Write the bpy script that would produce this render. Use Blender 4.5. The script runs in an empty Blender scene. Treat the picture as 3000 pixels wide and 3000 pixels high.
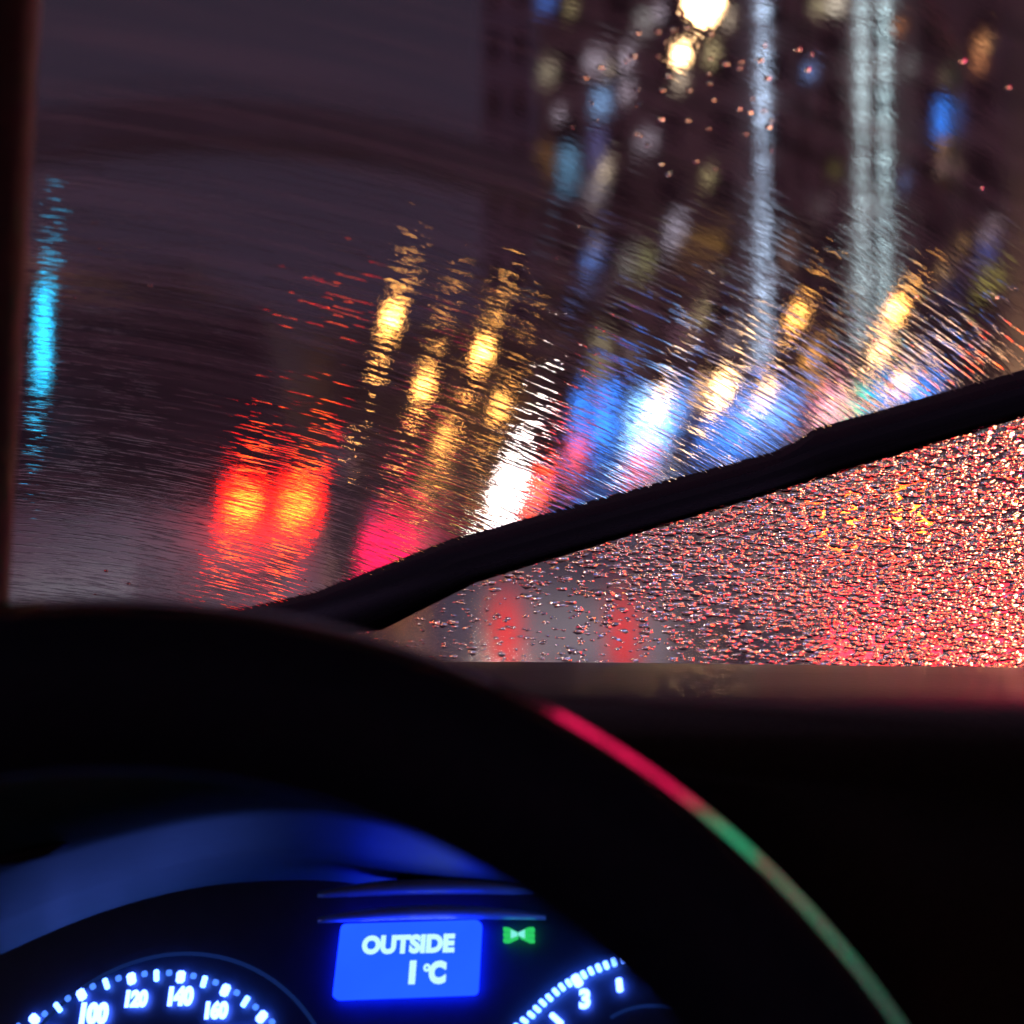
import bpy, bmesh, math, random
from mathutils import Vector, Matrix
random.seed(7)
R = math.radians
sc = bpy.context.scene
col = sc.collection

# ---------------------------------------------------------------- camera
F = 6250.0                       # focal length in pixels of the 3000 px frame
EYE = Vector((0.0, 0.0, 1.2))
PITCH = R(-1.8)
RC = Matrix.Rotation(PITCH, 3, 'X')
cam_d = bpy.data.cameras.new('camera')
cam_d.lens = 50.0
cam_d.sensor_width = 24.0
cam_d.sensor_height = 24.0
cam_d.sensor_fit = 'HORIZONTAL'
cam_d.clip_start = 0.02
cam_d.clip_end = 2000.0
cam_d.dof.use_dof = True
cam_d.dof.focus_distance = 0.89
cam_d.dof.aperture_fstop = 7.2
cam_d.dof.aperture_blades = 0
cam = bpy.data.objects.new('camera', cam_d)
cam.location = EYE
cam.rotation_euler = (R(90) + PITCH, 0, 0)
col.objects.link(cam)
sc.camera = cam

# ---------------------------------------------------------------- world: overcast night sky lit by the town
world = bpy.data.worlds.new('World')
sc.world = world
world.use_nodes = True
wn = world.node_tree
for n in list(wn.nodes):
    wn.nodes.remove(n)
wo = wn.nodes.new('ShaderNodeOutputWorld')
wb = wn.nodes.new('ShaderNodeBackground')
wt = wn.nodes.new('ShaderNodeTexCoord')
ws = wn.nodes.new('ShaderNodeSeparateXYZ')
wr = wn.nodes.new('ShaderNodeValToRGB')
wz = wn.nodes.new('ShaderNodeTexNoise')
wz.inputs['Scale'].default_value = 3.0
wm = wn.nodes.new('ShaderNodeMath'); wm.operation = 'MULTIPLY_ADD'
wm.inputs[1].default_value = 0.12
wn.links.new(wt.outputs['Generated'], ws.inputs[0])
wn.links.new(wt.outputs['Generated'], wz.inputs['Vector'])
wn.links.new(wz.outputs[0], wm.inputs[0])
wn.links.new(ws.outputs['Z'], wm.inputs[2])
wn.links.new(wm.outputs[0], wr.inputs[0])
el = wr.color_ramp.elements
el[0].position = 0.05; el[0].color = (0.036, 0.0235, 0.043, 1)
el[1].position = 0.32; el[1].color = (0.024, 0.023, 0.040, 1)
e3 = wr.color_ramp.elements.new(0.62); e3.color = (0.15, 0.090, 0.15, 1)    # unseen overhead sky, brightened to raise the ambient light
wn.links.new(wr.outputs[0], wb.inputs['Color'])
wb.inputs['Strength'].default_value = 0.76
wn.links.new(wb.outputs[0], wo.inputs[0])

vs = sc.view_settings
vs.view_transform = 'Standard'
vs.look = 'None'
vs.exposure = 0.0
vs.gamma = 1.0
sc.render.engine = 'CYCLES'
sc.cycles.use_denoising = True
sc.cycles.max_bounces = 12
sc.cycles.transmission_bounces = 12
sc.cycles.sample_clamp_indirect = 60.0
sc.cycles.blur_glossy = 0.2

# ---------------------------------------------------------------- helpers
def P(px, py, d):
    """world point seen at a pixel of the 3000 px frame, d metres in front of the camera"""
    v = Vector(((px - 1500) / F * d, d, (1500 - py) / F * d))
    return EYE + RC @ v

def PY(px, py, y):
    """world point of a frame pixel on the upright plane at world distance y"""
    r = RC @ Vector(((px - 1500) / F, 1, (1500 - py) / F))
    return EYE + r * (y / r.y)

def CF(x, y, z):
    """camera-frame metres (right, forward, up) to world"""
    return EYE + RC @ Vector((x, y, z))

def tag(o, label=None, cat=None, group=None, kind=None):
    if label: o['label'] = label
    if cat: o['category'] = cat
    if group: o['group'] = group
    if kind: o['kind'] = kind
    return o

def empty(name, loc=(0, 0, 0), rz=0.0, parent=None):
    o = bpy.data.objects.new(name, None)
    o.empty_display_size = 0.2
    o.location = loc
    o.rotation_euler = (0, 0, rz)
    col.objects.link(o)
    if parent: o.parent = parent
    return o

def link(name, bm, mats, parent=None, smooth=False, loc=None, mw=None):
    me = bpy.data.meshes.new(name)
    bm.normal_update()
    bm.to_mesh(me); bm.free()
    if not isinstance(mats, (list, tuple)): mats = [mats]
    for m in mats: me.materials.append(m)
    if smooth:
        for p in me.polygons: p.use_smooth = True
    o = bpy.data.objects.new(name, me)
    col.objects.link(o)
    if parent: o.parent = parent
    if loc is not None: o.location = loc
    if mw is not None: o.matrix_world = mw
    return o

def box(bm, c, s, bev=0.0, rot=None, mi=0, seg=2):
    b = bmesh.new()
    bmesh.ops.create_cube(b, size=1.0)
    bmesh.ops.scale(b, vec=Vector(s), verts=b.verts)
    if bev > 0:
        bmesh.ops.bevel(b, geom=b.edges[:], offset=bev, segments=seg, affect='EDGES', profile=0.6)
    if rot is not None: bmesh.ops.transform(b, matrix=rot.to_4x4(), verts=b.verts)
    bmesh.ops.translate(b, vec=Vector(c), verts=b.verts)
    merge(bm, b, mi)

def merge(bm, b, mi=0):
    mp = {}
    for v in b.verts: mp[v] = bm.verts.new(v.co)
    for f in b.faces:
        try:
            nf = bm.faces.new([mp[v] for v in f.verts]); nf.material_index = mi
            nf.smooth = f.smooth
        except ValueError:
            pass
    b.free()

def tube(bm, pts, rad, n=10, mi=0, caps=True):
    """tube through points; rad a number or a list"""
    pts = [Vector(p) for p in pts]
    if not isinstance(rad, (list, tuple)): rad = [rad] * len(pts)
    rings = []
    up = Vector((0, 0, 1))
    for i, p in enumerate(pts):
        t = (pts[min(i + 1, len(pts) - 1)] - pts[max(i - 1, 0)]).normalized()
        a = t.cross(up)
        if a.length < 1e-3: a = t.cross(Vector((0, 1, 0)))
        a.normalize(); b = t.cross(a).normalized()
        rings.append([bm.verts.new(p + (a * math.cos(2 * math.pi * k / n) + b * math.sin(2 * math.pi * k / n)) * rad[i]) for k in range(n)])
    for i in range(len(rings) - 1):
        for k in range(n):
            f = bm.faces.new((rings[i][k], rings[i][(k + 1) % n], rings[i + 1][(k + 1) % n], rings[i + 1][k]))
            f.smooth = True; f.material_index = mi
    if caps:
        f = bm.faces.new(rings[0][::-1]); f.material_index = mi
        f = bm.faces.new(rings[-1]); f.material_index = mi

def lathe(bm, prof, n=24, c=(0, 0, 0), axis='Z', mi=0):
    rings = []
    c = Vector(c)
    for r, h in prof:
        ring = []
        for k in range(n):
            a = 2 * math.pi * k / n
            if axis == 'Z': v = Vector((r * math.cos(a), r * math.sin(a), h))
            elif axis == 'X': v = Vector((h, r * math.cos(a), r * math.sin(a)))
            else: v = Vector((r * math.cos(a), h, r * math.sin(a)))
            ring.append(bm.verts.new(c + v))
        rings.append(ring)
    for i in range(len(rings) - 1):
        for k in range(n):
            f = bm.faces.new((rings[i][k], rings[i][(k + 1) % n], rings[i + 1][(k + 1) % n], rings[i + 1][k]))
            f.smooth = True; f.material_index = mi

def prism(bm, poly, h0, h1, fr, mi=0):
    """extrude a 2D polygon from height h0 to h1; fr maps (a,b,h) to a point"""
    lo = [bm.verts.new(fr(a, b, h0)) for a, b in poly]
    hi = [bm.verts.new(fr(a, b, h1)) for a, b in poly]
    n = len(poly)
    fs = [bm.faces.new(lo[::-1]), bm.faces.new(hi)]
    for i in range(n):
        fs.append(bm.faces.new((lo[i], lo[(i + 1) % n], hi[(i + 1) % n], hi[i])))
    for f in fs: f.material_index = mi

# ---------------------------------------------------------------- materials
def pmat(name, color, rough=0.5, metal=0.0, noise=0.0, nscale=20.0, bump=0.0, coat=0.0, spec=0.5):
    m = bpy.data.materials.new(name); m.use_nodes = True
    nt = m.node_tree; b = nt.nodes['Principled BSDF']
    b.inputs['Base Color'].default_value = (*color, 1)
    b.inputs['Roughness'].default_value = rough
    b.inputs['Metallic'].default_value = metal
    b.inputs['Coat Weight'].default_value = coat
    b.inputs['Specular IOR Level'].default_value = spec
    tc = nt.nodes.new('ShaderNodeTexCoord')
    nz = nt.nodes.new('ShaderNodeTexNoise')
    nz.inputs['Scale'].default_value = nscale
    nz.inputs['Detail'].default_value = 6
    nt.links.new(tc.outputs['Object'], nz.inputs['Vector'])
    if noise > 0:
        rp = nt.nodes.new('ShaderNodeValToRGB')
        rp.color_ramp.elements[0].position = 0.3; rp.color_ramp.elements[1].position = 0.72
        rp.color_ramp.elements[0].color = (*[c * (1 - noise) for c in color], 1)
        rp.color_ramp.elements[1].color = (*[min(1, c * (1 + noise)) for c in color], 1)
        nt.links.new(nz.outputs[0], rp.inputs[0])
        nt.links.new(rp.outputs[0], b.inputs['Base Color'])
    if bump > 0:
        bp = nt.nodes.new('ShaderNodeBump'); bp.inputs['Distance'].default_value = bump
        nt.links.new(nz.outputs[0], bp.inputs['Height'])
        nt.links.new(bp.outputs[0], b.inputs['Normal'])
    return m

def emit(name, color, s=1.0, var=0.0, vscale=3.0):
    """something that gives off light; var = uneven brightness of the lamp or display behind"""
    m = bpy.data.materials.new(name); m.use_nodes = True
    nt = m.node_tree
    for n in list(nt.nodes): nt.nodes.remove(n)
    o = nt.nodes.new('ShaderNodeOutputMaterial'); e = nt.nodes.new('ShaderNodeEmission')
    e.inputs[0].default_value = (*color, 1); e.inputs[1].default_value = s
    if var > 0:
        tc = nt.nodes.new('ShaderNodeTexCoord'); nz = nt.nodes.new('ShaderNodeTexNoise')
        nz.inputs['Scale'].default_value = vscale; nz.inputs['Detail'].default_value = 3
        mr = nt.nodes.new('ShaderNodeMapRange')
        mr.inputs['From Min'].default_value = 0.35; mr.inputs['From Max'].default_value = 0.65
        mr.inputs['To Min'].default_value = s * (1 - var); mr.inputs['To Max'].default_value = s * (1 + var)
        nt.links.new(tc.outputs['Object'], nz.inputs['Vector'])
        nt.links.new(nz.outputs[0], mr.inputs[0]); nt.links.new(mr.outputs[0], e.inputs[1])
    nt.links.new(e.outputs[0], o.inputs[0])
    return m

M = {}
M['asphalt'] = pmat('wet_asphalt', (0.045, 0.045, 0.05), 0.22, noise=0.35, nscale=3.0, bump=0.03)
M['paving'] = pmat('wet_paving', (0.12, 0.11, 0.11), 0.3, noise=0.3, nscale=4.0, bump=0.01)
M['kerb'] = pmat('kerb_stone', (0.22, 0.21, 0.2), 0.5, noise=0.2)
M['paint_line'] = pmat('road_paint', (0.7, 0.7, 0.68), 0.35, noise=0.15, nscale=8)
M['plaster'] = pmat('brown_plaster', (0.34, 0.25, 0.24), 0.8, noise=0.3, nscale=0.6)
M['brick'] = pmat('dark_brick', (0.28, 0.21, 0.20), 0.85, noise=0.3, nscale=1.2)
M['darkbrick'] = pmat('darker_brick', (0.08, 0.06, 0.06), 0.85, noise=0.3, nscale=1.2)  # darker copy of the brick, for the low left building
M['concrete'] = pmat('grey_concrete', (0.18, 0.17, 0.18), 0.75, noise=0.25, nscale=0.8)
M['stone'] = pmat('pale_stone', (0.25, 0.22, 0.22), 0.75, noise=0.25, nscale=0.8)
M['darkglass'] = pmat('dark_window_glass', (0.015, 0.015, 0.02), 0.3, spec=0.15)
M['metal'] = pmat('dark_painted_metal', (0.04, 0.04, 0.045), 0.4, metal=0.4, noise=0.2)
M['bark'] = pmat('wet_bark', (0.05, 0.035, 0.028), 0.7, noise=0.4, nscale=9, bump=0.02)
M['navy'] = pmat('dark_blue_mask', (0.02, 0.022, 0.05), 0.6, noise=0.2)
M['bridge'] = pmat('bridge_cladding', (0.20, 0.20, 0.24), 0.8, noise=0.2, nscale=.5)
M['slate'] = pmat('slate_cladding', (0.44, 0.42, 0.56), 0.8, noise=0.2, nscale=.5)
M['rubber'] = pmat('tyre_rubber', (0.02, 0.02, 0.02), 0.75, noise=0.2)
M['alloy'] = pmat('alloy_rim', (0.5, 0.5, 0.52), 0.3, metal=0.9, noise=0.1)
M['trim'] = pmat('black_plastic_trim', (0.02, 0.02, 0.022), 0.5, noise=0.2)
M['wiperblack'] = pmat('black_wiper_paint', (0.012, 0.009, 0.009), 0.6, noise=0.15, nscale=900, spec=0.25)
M['wiperrubber'] = pmat('wiper_rubber', (0.008, 0.007, 0.007), 0.8, noise=0.2, nscale=60, spec=0.2)
M['leather'] = pmat('black_wheel_leather', (0.018, 0.024, 0.05), 0.62, noise=0.2, nscale=300, bump=0.00015, spec=0.25)
M['gloss'] = pmat('satin_trim_ring', (0.15, 0.16, 0.17), 0.08, metal=0.9, noise=0.05)
M['dash'] = pmat('soft_black_dashboard', (0.030, 0.024, 0.020), 0.30, noise=0.15, nscale=250, bump=0.0001, spec=0.20)
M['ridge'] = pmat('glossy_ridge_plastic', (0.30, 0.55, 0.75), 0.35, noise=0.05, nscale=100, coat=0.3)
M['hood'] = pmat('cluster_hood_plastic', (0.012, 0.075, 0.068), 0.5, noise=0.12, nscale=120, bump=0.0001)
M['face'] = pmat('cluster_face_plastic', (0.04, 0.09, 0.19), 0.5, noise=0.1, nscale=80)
M['pillar'] = pmat('pillar_cloth', (0.22, 0.14, 0.12), 0.9, noise=0.15, nscale=200)
M['ledblue'] = emit('backlit_gauge_marks', (0.09, 0.22, 1.0), 9)
M['lednum'] = emit('backlit_gauge_numbers', (0.095, 0.19, 1.0), 10.0)
M['leddim'] = emit('dim_backlit_marks', (0.06, 0.20, 1.0), 1.6)
M['ledring'] = emit('dim_gauge_ring', (0.03, 0.10, 0.6), 0.16)
M['screen'] = emit('blue_lcd_backlight', (0.018, 0.125, 7.0), 1.0, var=0.06, vscale=30)
M['text'] = emit('lcd_letters', (0.55, 1.0, 0.88), 1.1)
M['green'] = emit('green_tell_tale', (0.04, 1.0, 0.22), 0.6)
M['greenwhite'] = emit('tell_tale_core', (0.25, 1.0, 0.9), 0.9)

# ---------------------------------------------------------------- ground and road
def sheet(name, x0, x1, y0, y1, z, m, kind='structure'):
    bm = bmesh.new()
    bm.faces.new([bm.verts.new(p) for p in ((x0, y0, z), (x1, y0, z), (x1, y1, z), (x0, y1, z))])
    return tag(link(name, bm, m), kind=kind)
sheet('ground', -500, 500, -100, 1200, -0.02, M['paving'])
sheet('road', -7.5, 9.0, -20, 118, 0.0, M['asphalt'])
def slab(name, x0, x1, y0, y1, z0, z1, m):
    bm = bmesh.new(); box(bm, ((x0 + x1) / 2, (y0 + y1) / 2, (z0 + z1) / 2), (x1 - x0, y1 - y0, z1 - z0), 0.02)
    return tag(link(name, bm, m), kind='structure')
slab('pavement', -14.0, -7.65, -20, 118, -0.05, 0.13, M['paving'])
slab('pavement', 9.15, 40.0, -20, 118, -0.05, 0.13, M['paving'])
slab('kerb', -7.65, -7.5, -20, 118, -0.05, 0.14, M['kerb'])
slab('kerb', 9.0, 9.15, -20, 118, -0.05, 0.14, M['kerb'])
bm = bmesh.new()
for k in range(14):
    y = 3 + k * 8
    for x in (-0.55, 3.1):
        bm.faces.new([bm.verts.new(p) for p in ((x - .06, y, .004), (x + .06, y, .004), (x + .06, y + 3, .004), (x - .06, y + 3, .004))])
tag(link('lane_markings', bm, M['paint_line']), kind='structure')

# ---------------------------------------------------------------- buildings
def building(x0, x1, y0, y1, h, wall, label, cat='building', nx=6, nz=6, face='front', lit=()):
    root = empty('building', ((x0 + x1) / 2, (y0 + y1) / 2, 0))
    tag(root, label, cat)
    c = root.location
    L = lambda p: Vector(p) - c
    bm = bmesh.new(); box(bm, L(((x0 + x1) / 2, (y0 + y1) / 2, h / 2)), (x1 - x0, y1 - y0, h))
    link('wall', bm, wall, root)
    bm = bmesh.new()
    box(bm, L(((x0 + x1) / 2, (y0 + y1) / 2, h + 0.25)), (x1 - x0 + 0.6, y1 - y0 + 0.6, 0.5), 0.05)
    link('cornice', bm, M['stone'], root)
    for iz in range(nz):
        for ix in range(nx):
            base_ = 4.2 if h > 7 else 1.4
            zz = base_ + iz * (h - base_ - .8) / nz
            hh = (h - base_ - .8) / nz * 0.55
            bm = bmesh.new()
            if face == 'front':
                w = (x1 - x0) / nx
                xx = x0 + (ix + 0.5) * w
                box(bm, L((xx, y0 - 0.02, zz + hh / 2)), (w * 0.45, 0.1, hh), mi=0)
                box(bm, L((xx, y0 - 0.08, zz - 0.06)), (w * 0.5, 0.16, 0.1), mi=1)
                box(bm, L((xx, y0 - 0.09, zz + hh / 2)), (0.07, 0.04, hh), mi=1)
            else:
                s = -1 if face == 'left' else 1
                xf = x0 if s < 0 else x1
                w = (y1 - y0) / nx
                yy = y0 + (ix + 0.5) * w
                box(bm, L((xf + s * 0.02, yy, zz + hh / 2)), (0.1, w * 0.45, hh), mi=0)
                box(bm, L((xf + s * 0.08, yy, zz - 0.06)), (0.16, w * 0.5, 0.1), mi=1)
                box(bm, L((xf + s * 0.09, yy, zz + hh / 2)), (0.04, 0.07, hh), mi=1)
            link('window', bm, [M['darkglass'], M['stone']], root)
    return root

def lit_panel(root, name, px, py, w, h, D, color, s, th=0.12, var=0.3, label=None):
    """lit window / sign of w x h frame pixels, standing proud of a facade at distance D"""
    m = emit(name + '_light', color, s, var, 1.5)
    p = PY(px, py, D); k = D / F
    bm = bmesh.new()
    box(bm, (0, 0, 0), (w * k, th, h * k), min(w, h) * k * 0.12)
    o = link(name, bm, m, root)
    o.location = p - root.location
    if label: o['label'] = label
    return o

bA = building(-30, -9.5, 22, 60, 4.4, M['darkbrick'], 'low dark brick building along the left pavement', nx=8, nz=1, face='right')
bB = building(-40, -9.8, 64, 116, 6.0, M['concrete'], 'grey building farther down the left side', nx=8, nz=1, face='right')
bC = building(-14, 1.2, 120, 135, 7.5, M['concrete'], 'low grey building closing the street behind the lamps', nx=7, nz=1)
bH = building(-1.8, 1.2, 126, 140, 44, M['slate'], 'narrow slate blue tower behind the left edge of the brown tower', nx=2, nz=12)
bD = building(1.5, 15.0, 112, 130, 46, M['brick'], 'tall brown tower carrying the single white light strip', nx=5, nz=13)
bE = building(15.4, 28.0, 111, 130, 50, M['plaster'], 'tall brown tower carrying the paired white light strips', nx=5, nz=13)
bF = building(28.4, 50, 108, 130, 42, M['brick'], 'brown block at the right end of the towers', nx=6, nz=10)

# vertical light strips hung on the towers (beaded lamps)
def strip(root, px, py0, py1, D, wpx, color, s, name='light_strip', pitch=62):
    bm = bmesh.new(); k = D / F
    top = PY(px, py0, D); bot = PY(px, py1, D)
    n = int((py1 - py0) / pitch)
    for i in range(n):
        p = top.lerp(bot, (i + 0.5) / n) - root.location
        box(bm, p, (wpx * k, 0.2, (top.z - bot.z) / n * 0.42), wpx * k * 0.25, seg=2)
    o = link(name, bm, emit('strip_lamps', color, s, 0.35, 0.8), root)
    return o
strip(bD, 2236, -700, 1075, 111.6, 20, (0.50, 0.64, 0.86), 4.4)
strip(bE, 2526, -700, 1000, 110.6, 13, (0.50, 0.66, 0.70), 4.6)
strip(bE, 2592, -700, 1000, 110.6, 13, (0.50, 0.68, 0.72), 4.8)

# lit windows of the towers
for (root, px, py, w, h, c, s) in [
    (bE, 2775, 345, 60, 100, (0.03, 0.22, 0.9), 1.1), (bE, 2778, 425, 50, 40, (0.9, 0.5, 0.3), 0.6),
    (bE, 2778, 490, 55, 45, (0.8, 0.5, 0.4), 0.6), (bE, 2780, 225, 40, 40, (0.5, 0.42, 0.25), 0.25),
    (bD, 1762, 300, 50, 70, (0.25, 0.45, 0.8), 0.6), (bD, 1745, 180, 60, 60, (0.6, 0.5, 0.6), 0.4),
    (bD, 1605, 210, 50, 60, (0.6, 0.5, 0.35), 0.3), (bD, 1665, 500, 55, 130, (0.16, 0.38, 0.62), 0.6),
    (bD, 1750, 440, 40, 120, (0.15, 0.14, 0.35), 0.4), (bD, 1745, 560, 60, 60, (0.7, 0.6, 0.7), 0.5),
    (bD, 1735, 770, 55, 70, (0.12, 0.26, 0.75), 0.8), (bD, 1740, 830, 50, 60, (0.12, 0.2, 0.4), 0.3),
    (bD, 1840, 765, 50, 60, (0.45, 0.42, 0.38), 0.3), (bD, 1890, 765, 45, 60, (0.5, 0.48, 0.22), 0.35),
    (bD, 1980, 680, 50, 80, (0.65, 0.58, 0.72), 0.45), (bD, 2050, 715, 150, 60, (0.35, 0.18, 0.05), 0.3),
    (bD, 1895, 410, 60, 50, (0.6, 0.5, 0.6), 0.3), (bD, 1890, 60, 50, 60, (0.55, 0.5, 0.5), 0.3),
    (bD, 1595, 480, 50, 110, (0.35, 0.17, 0.05), 0.28), (bD, 1600, 5, 50, 40, (0.08, 0.2, 0.7), 0.5),
    (bE, 2900, 680, 50, 60, (0.55, 0.4, 0.45), 0.4), (bE, 2890, 740, 40, 60, (0.1, 0.14, 0.5), 0.4),
    (bE, 2900, 820, 55, 60, (0.6, 0.5, 0.12), 0.5), (bE, 2780, 845, 55, 50, (0.08, 0.14, 0.5), 0.5),
    (bE, 2985, 470, 50, 60, (0.3, 0.15, 0.12), 0.4), (bE, 2450, 500, 35, 45, (0.45, 0.38, 0.12), 0.4),
    (bE, 2400, 600, 45, 50, (0.4, 0.32, 0.34), 0.3), (bE, 2665, 190, 40, 50, (0.25, 0.25, 0.25), 0.3),
    (bD, 2300, 740, 60, 110, (0.30, 0.16, 0.12), 0.35), (bE, 2400, 15, 40, 40, (0.6, 0.5, 0.3), 0.5),
    (bE, 2450, 10, 45, 45, (0.8, 0.7, 0.55), 0.8), (bD, 1755, 1050, 60, 160, (0.35, 0.28, 0.18), 0.5),
    (bD, 1850, 1040, 50, 80, (0.25, 0.17, 0.17), 0.35), (bD, 2000, 990, 80, 60, (0.3, 0.15, 0.2), 0.3),
]:
    Dd = {bD: 111.8, bE: 110.8}[root]
    lit_panel(root, 'lit_window', px, py, w, h, Dd, c, s * 1.25)

rw = random.Random(5)
pal = [(0.8, 0.45, 0.18), (0.7, 0.55, 0.4), (0.25, 0.4, 0.85), (0.6, 0.5, 0.6), (0.8, 0.3, 0.12), (0.75, 0.6, 0.3)]
for i_ in range(34):
    rt = bD if i_ % 2 else bE
    px = rw.uniform(1600, 2180) if rt is bD else rw.uniform(2340, 3030)
    py = rw.uniform(20, 1060)
    if abs(px - 2558) < 70: continue
    lit_panel(rt, 'lit_window', px, py, rw.uniform(14, 26), rw.uniform(20, 55), {bD: 111.8, bE: 110.8}[rt], pal[i_ % 6], rw.uniform(0.4, 1.3))

# shop fronts and signs along the foot of the towers
def shopsign(px, py, w, h, D, color, s, label, cat='shop sign', name='shop_sign', var=0.35):
    k = D / F
    p = P(px, py, D)
    root = empty(name, (p.x, p.y, p.z - h * k / 2))
    tag(root, label, cat)
    bm = bmesh.new(); box(bm, (0, 0.12, h * k / 2), (w * k + 0.16, 0.2, h * k + 0.16), 0.03)
    link('sign_case', bm, M['metal'], root)
    bm = bmesh.new(); box(bm, (0, -0.01, h * k / 2), (w * k, 0.06, h * k), 0.02)
    link('lit_face', bm, emit('sign_light', color, s, var, 0.9), root)
    return root
DS = 105.0
shopsign(1745, 1230, 120, 170, DS, (0.03, 0.20, 0.85), 2.7, 'blue lit shop sign left of the white shop front')
shopsign(1900, 1245, 110, 150, DS, (0.22, 0.50, 1.0), 4.4, 'pale blue lit shop front with the brightest glow')
shopsign(1980, 1200, 60, 90, DS, (0.10, 0.30, 0.9), 2.2, 'small blue sign beside the pale blue shop front')
shopsign(2130, 1270, 150, 80, DS, (0.05, 0.22, 0.85), 3.1, 'deep blue lit sign low on the tower foot')
shopsign(2250, 1215, 200, 100, DS, (0.14, 0.32, 0.95), 2.9, 'wide blue shop front under the single light strip')
shopsign(2450, 1195, 90, 70, DS, (1.0, 0.45, 0.55), 3.4, 'pink and white shop sign beside the green one')
shopsign(2520, 1175, 60, 50, DS, (0.02, 0.75, 0.35), 2.7, 'small green shop sign between pink and blue signs')
shopsign(2640, 1150, 190, 70, DS, (0.08, 0.28, 0.95), 2.9, 'long blue shop front under the paired light strips')
shopsign(2400, 1160, 30, 40, DS, (1.0, 0.05, 0.25), 3.1, 'small magenta sign above the pink shop sign')
shopsign(1690, 1330, 60, 60, 90.0, (1.0, 0.10, 0.16), 2.6, 'red lit sign low beside the blue shop sign')
shopsign(1885, 1345, 70, 50, 92.0, (1.0, 0.07, 0.03), 3.6, 'bright red lit sign below the pale blue shop front')
shopsign(2700, 1320, 620, 150, 62.0, (1.0, 0.52, 0.25), 30.0, 'broad warm shop window added low on the right to brighten the raindrops', cat='shop window', name='added_shop_window')  # glowing window added behind the raindrops to brighten them
bG = building(14.2, 42, 47, 62, 28, M['concrete'], 'grey building added on the right kerb to carry the reflected screens', nx=6, nz=4)  # building added to carry the glowing screens and windows
k_ = 0
for xa in (14.5, 20.6):  # unseen glowing windows added to light the raindrops and dashboard
    lb = ('unseen amber shop window added to light the raindrops, nearest the street corner', 'unseen pink shop window added to light the raindrops, beside the amber one')[k_]; k_ += 1
    root = empty('added_shop_window', (xa + 2.8, 46.9, .35)); tag(root, lb, 'shop window')
    bm = bmesh.new(); box(bm, (0, 0, 2.2), (5.9, .16, 4.5), .04); link('frame', bm, M['metal'], root)
    bm = bmesh.new(); box(bm, (0, -.08, 2.2), (5.5, .06, 4.1), .02); link('pane', bm, emit('added_shop_light', ((1.0, 0.44, 0.21), (1.0, 0.10, 0.32))[k_ - 1], 25.0, .4, .5), root)
def reflected_screen(x0, x1, z0, z1, y, color, s, label):  # unseen glowing screens added for the wheel trim ring to reflect
    root = empty('reflection_screen', ((x0 + x1) / 2, y, z0)); tag(root, label, 'added reflection screen')
    bm = bmesh.new(); box(bm, (0, 0.2, (z1 - z0) / 2), (x1 - x0 + .4, .4, z1 - z0 + .4), .05); link('case', bm, M['metal'], root)
    bm = bmesh.new(); box(bm, (0, -.04, (z1 - z0) / 2), (x1 - x0, .1, z1 - z0), .03); link('lit_face', bm, emit('screen_light', color, s, .4, .3), root)
reflected_screen(14.8, 23.2, 6.5, 27, 46.5, (1.0, 0.01, 0.10), 4.4, 'tall crimson screen added out of view for the trim ring to reflect')
reflected_screen(24.0, 34.0, 6.5, 21, 46.5, (0.02, 0.80, 0.36), 2.4, 'wide green reflection screen added out of view beside the crimson one')
reflected_screen(34.6, 41.8, 6.5, 21, 46.5, (0.10, 0.22, 0.38), 1.0, 'dim blue grey reflection screen added out of view right of the green one')
shopsign(3050, 1270, 120, 80, 70.0, (1.0, 0.04, 0.10), 6.0, 'crimson lit sign beside the warm shop window')

# ---------------------------------------------------------------- street lamps
def street_lamp(px, py, D, r_px, color, s, label, group='street lamps along the road'):
    p = P(px, py, D); k = D / F; r = r_px * k
    base = 0.13 if (p.x < -7.6 or p.x > 9.1) else 0.0
    root = empty('street_lamp', (p.x, p.y, base)); tag(root, label, 'street lamp', group)
    H = p.z - base
    bm = bmesh.new()
    lathe(bm, [(0.0, 0), (0.14, 0), (0.14, 0.25), (0.09, 0.4), (0.055, 0.6), (0.045, H - r * 1.6)], 14)
    link('post', bm, M['metal'], root)
    bm = bmesh.new()
    lathe(bm, [(0.0, H - r * 1.1), (r * .7, H - r * .9), (r, H), (r * .85, H + r * .6), (0, H + r * .85)], 18)
    link('globe', bm, emit('lamp_glow', color, s), root, True)
    bm = bmesh.new()
    lathe(bm, [(0.0, H + r * 1.25), (r * .5, H + r * 1.1), (r * 1.02, H + r * .62), (r * .86, H + r * .6)], 18)
    lathe(bm, [(0.045, H - r * 1.7), (r * .75, H - r * 1.0), (r * .72, H - r * .88), (0.0, H - r * 1.0)], 18)
    link('lamp_cap', bm, M['metal'], root)
    return root
W1 = (1.0, 0.42, 0.09); W2 = (1.0, 0.42, 0.09); W3 = (1.0, 0.56, 0.24)
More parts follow.
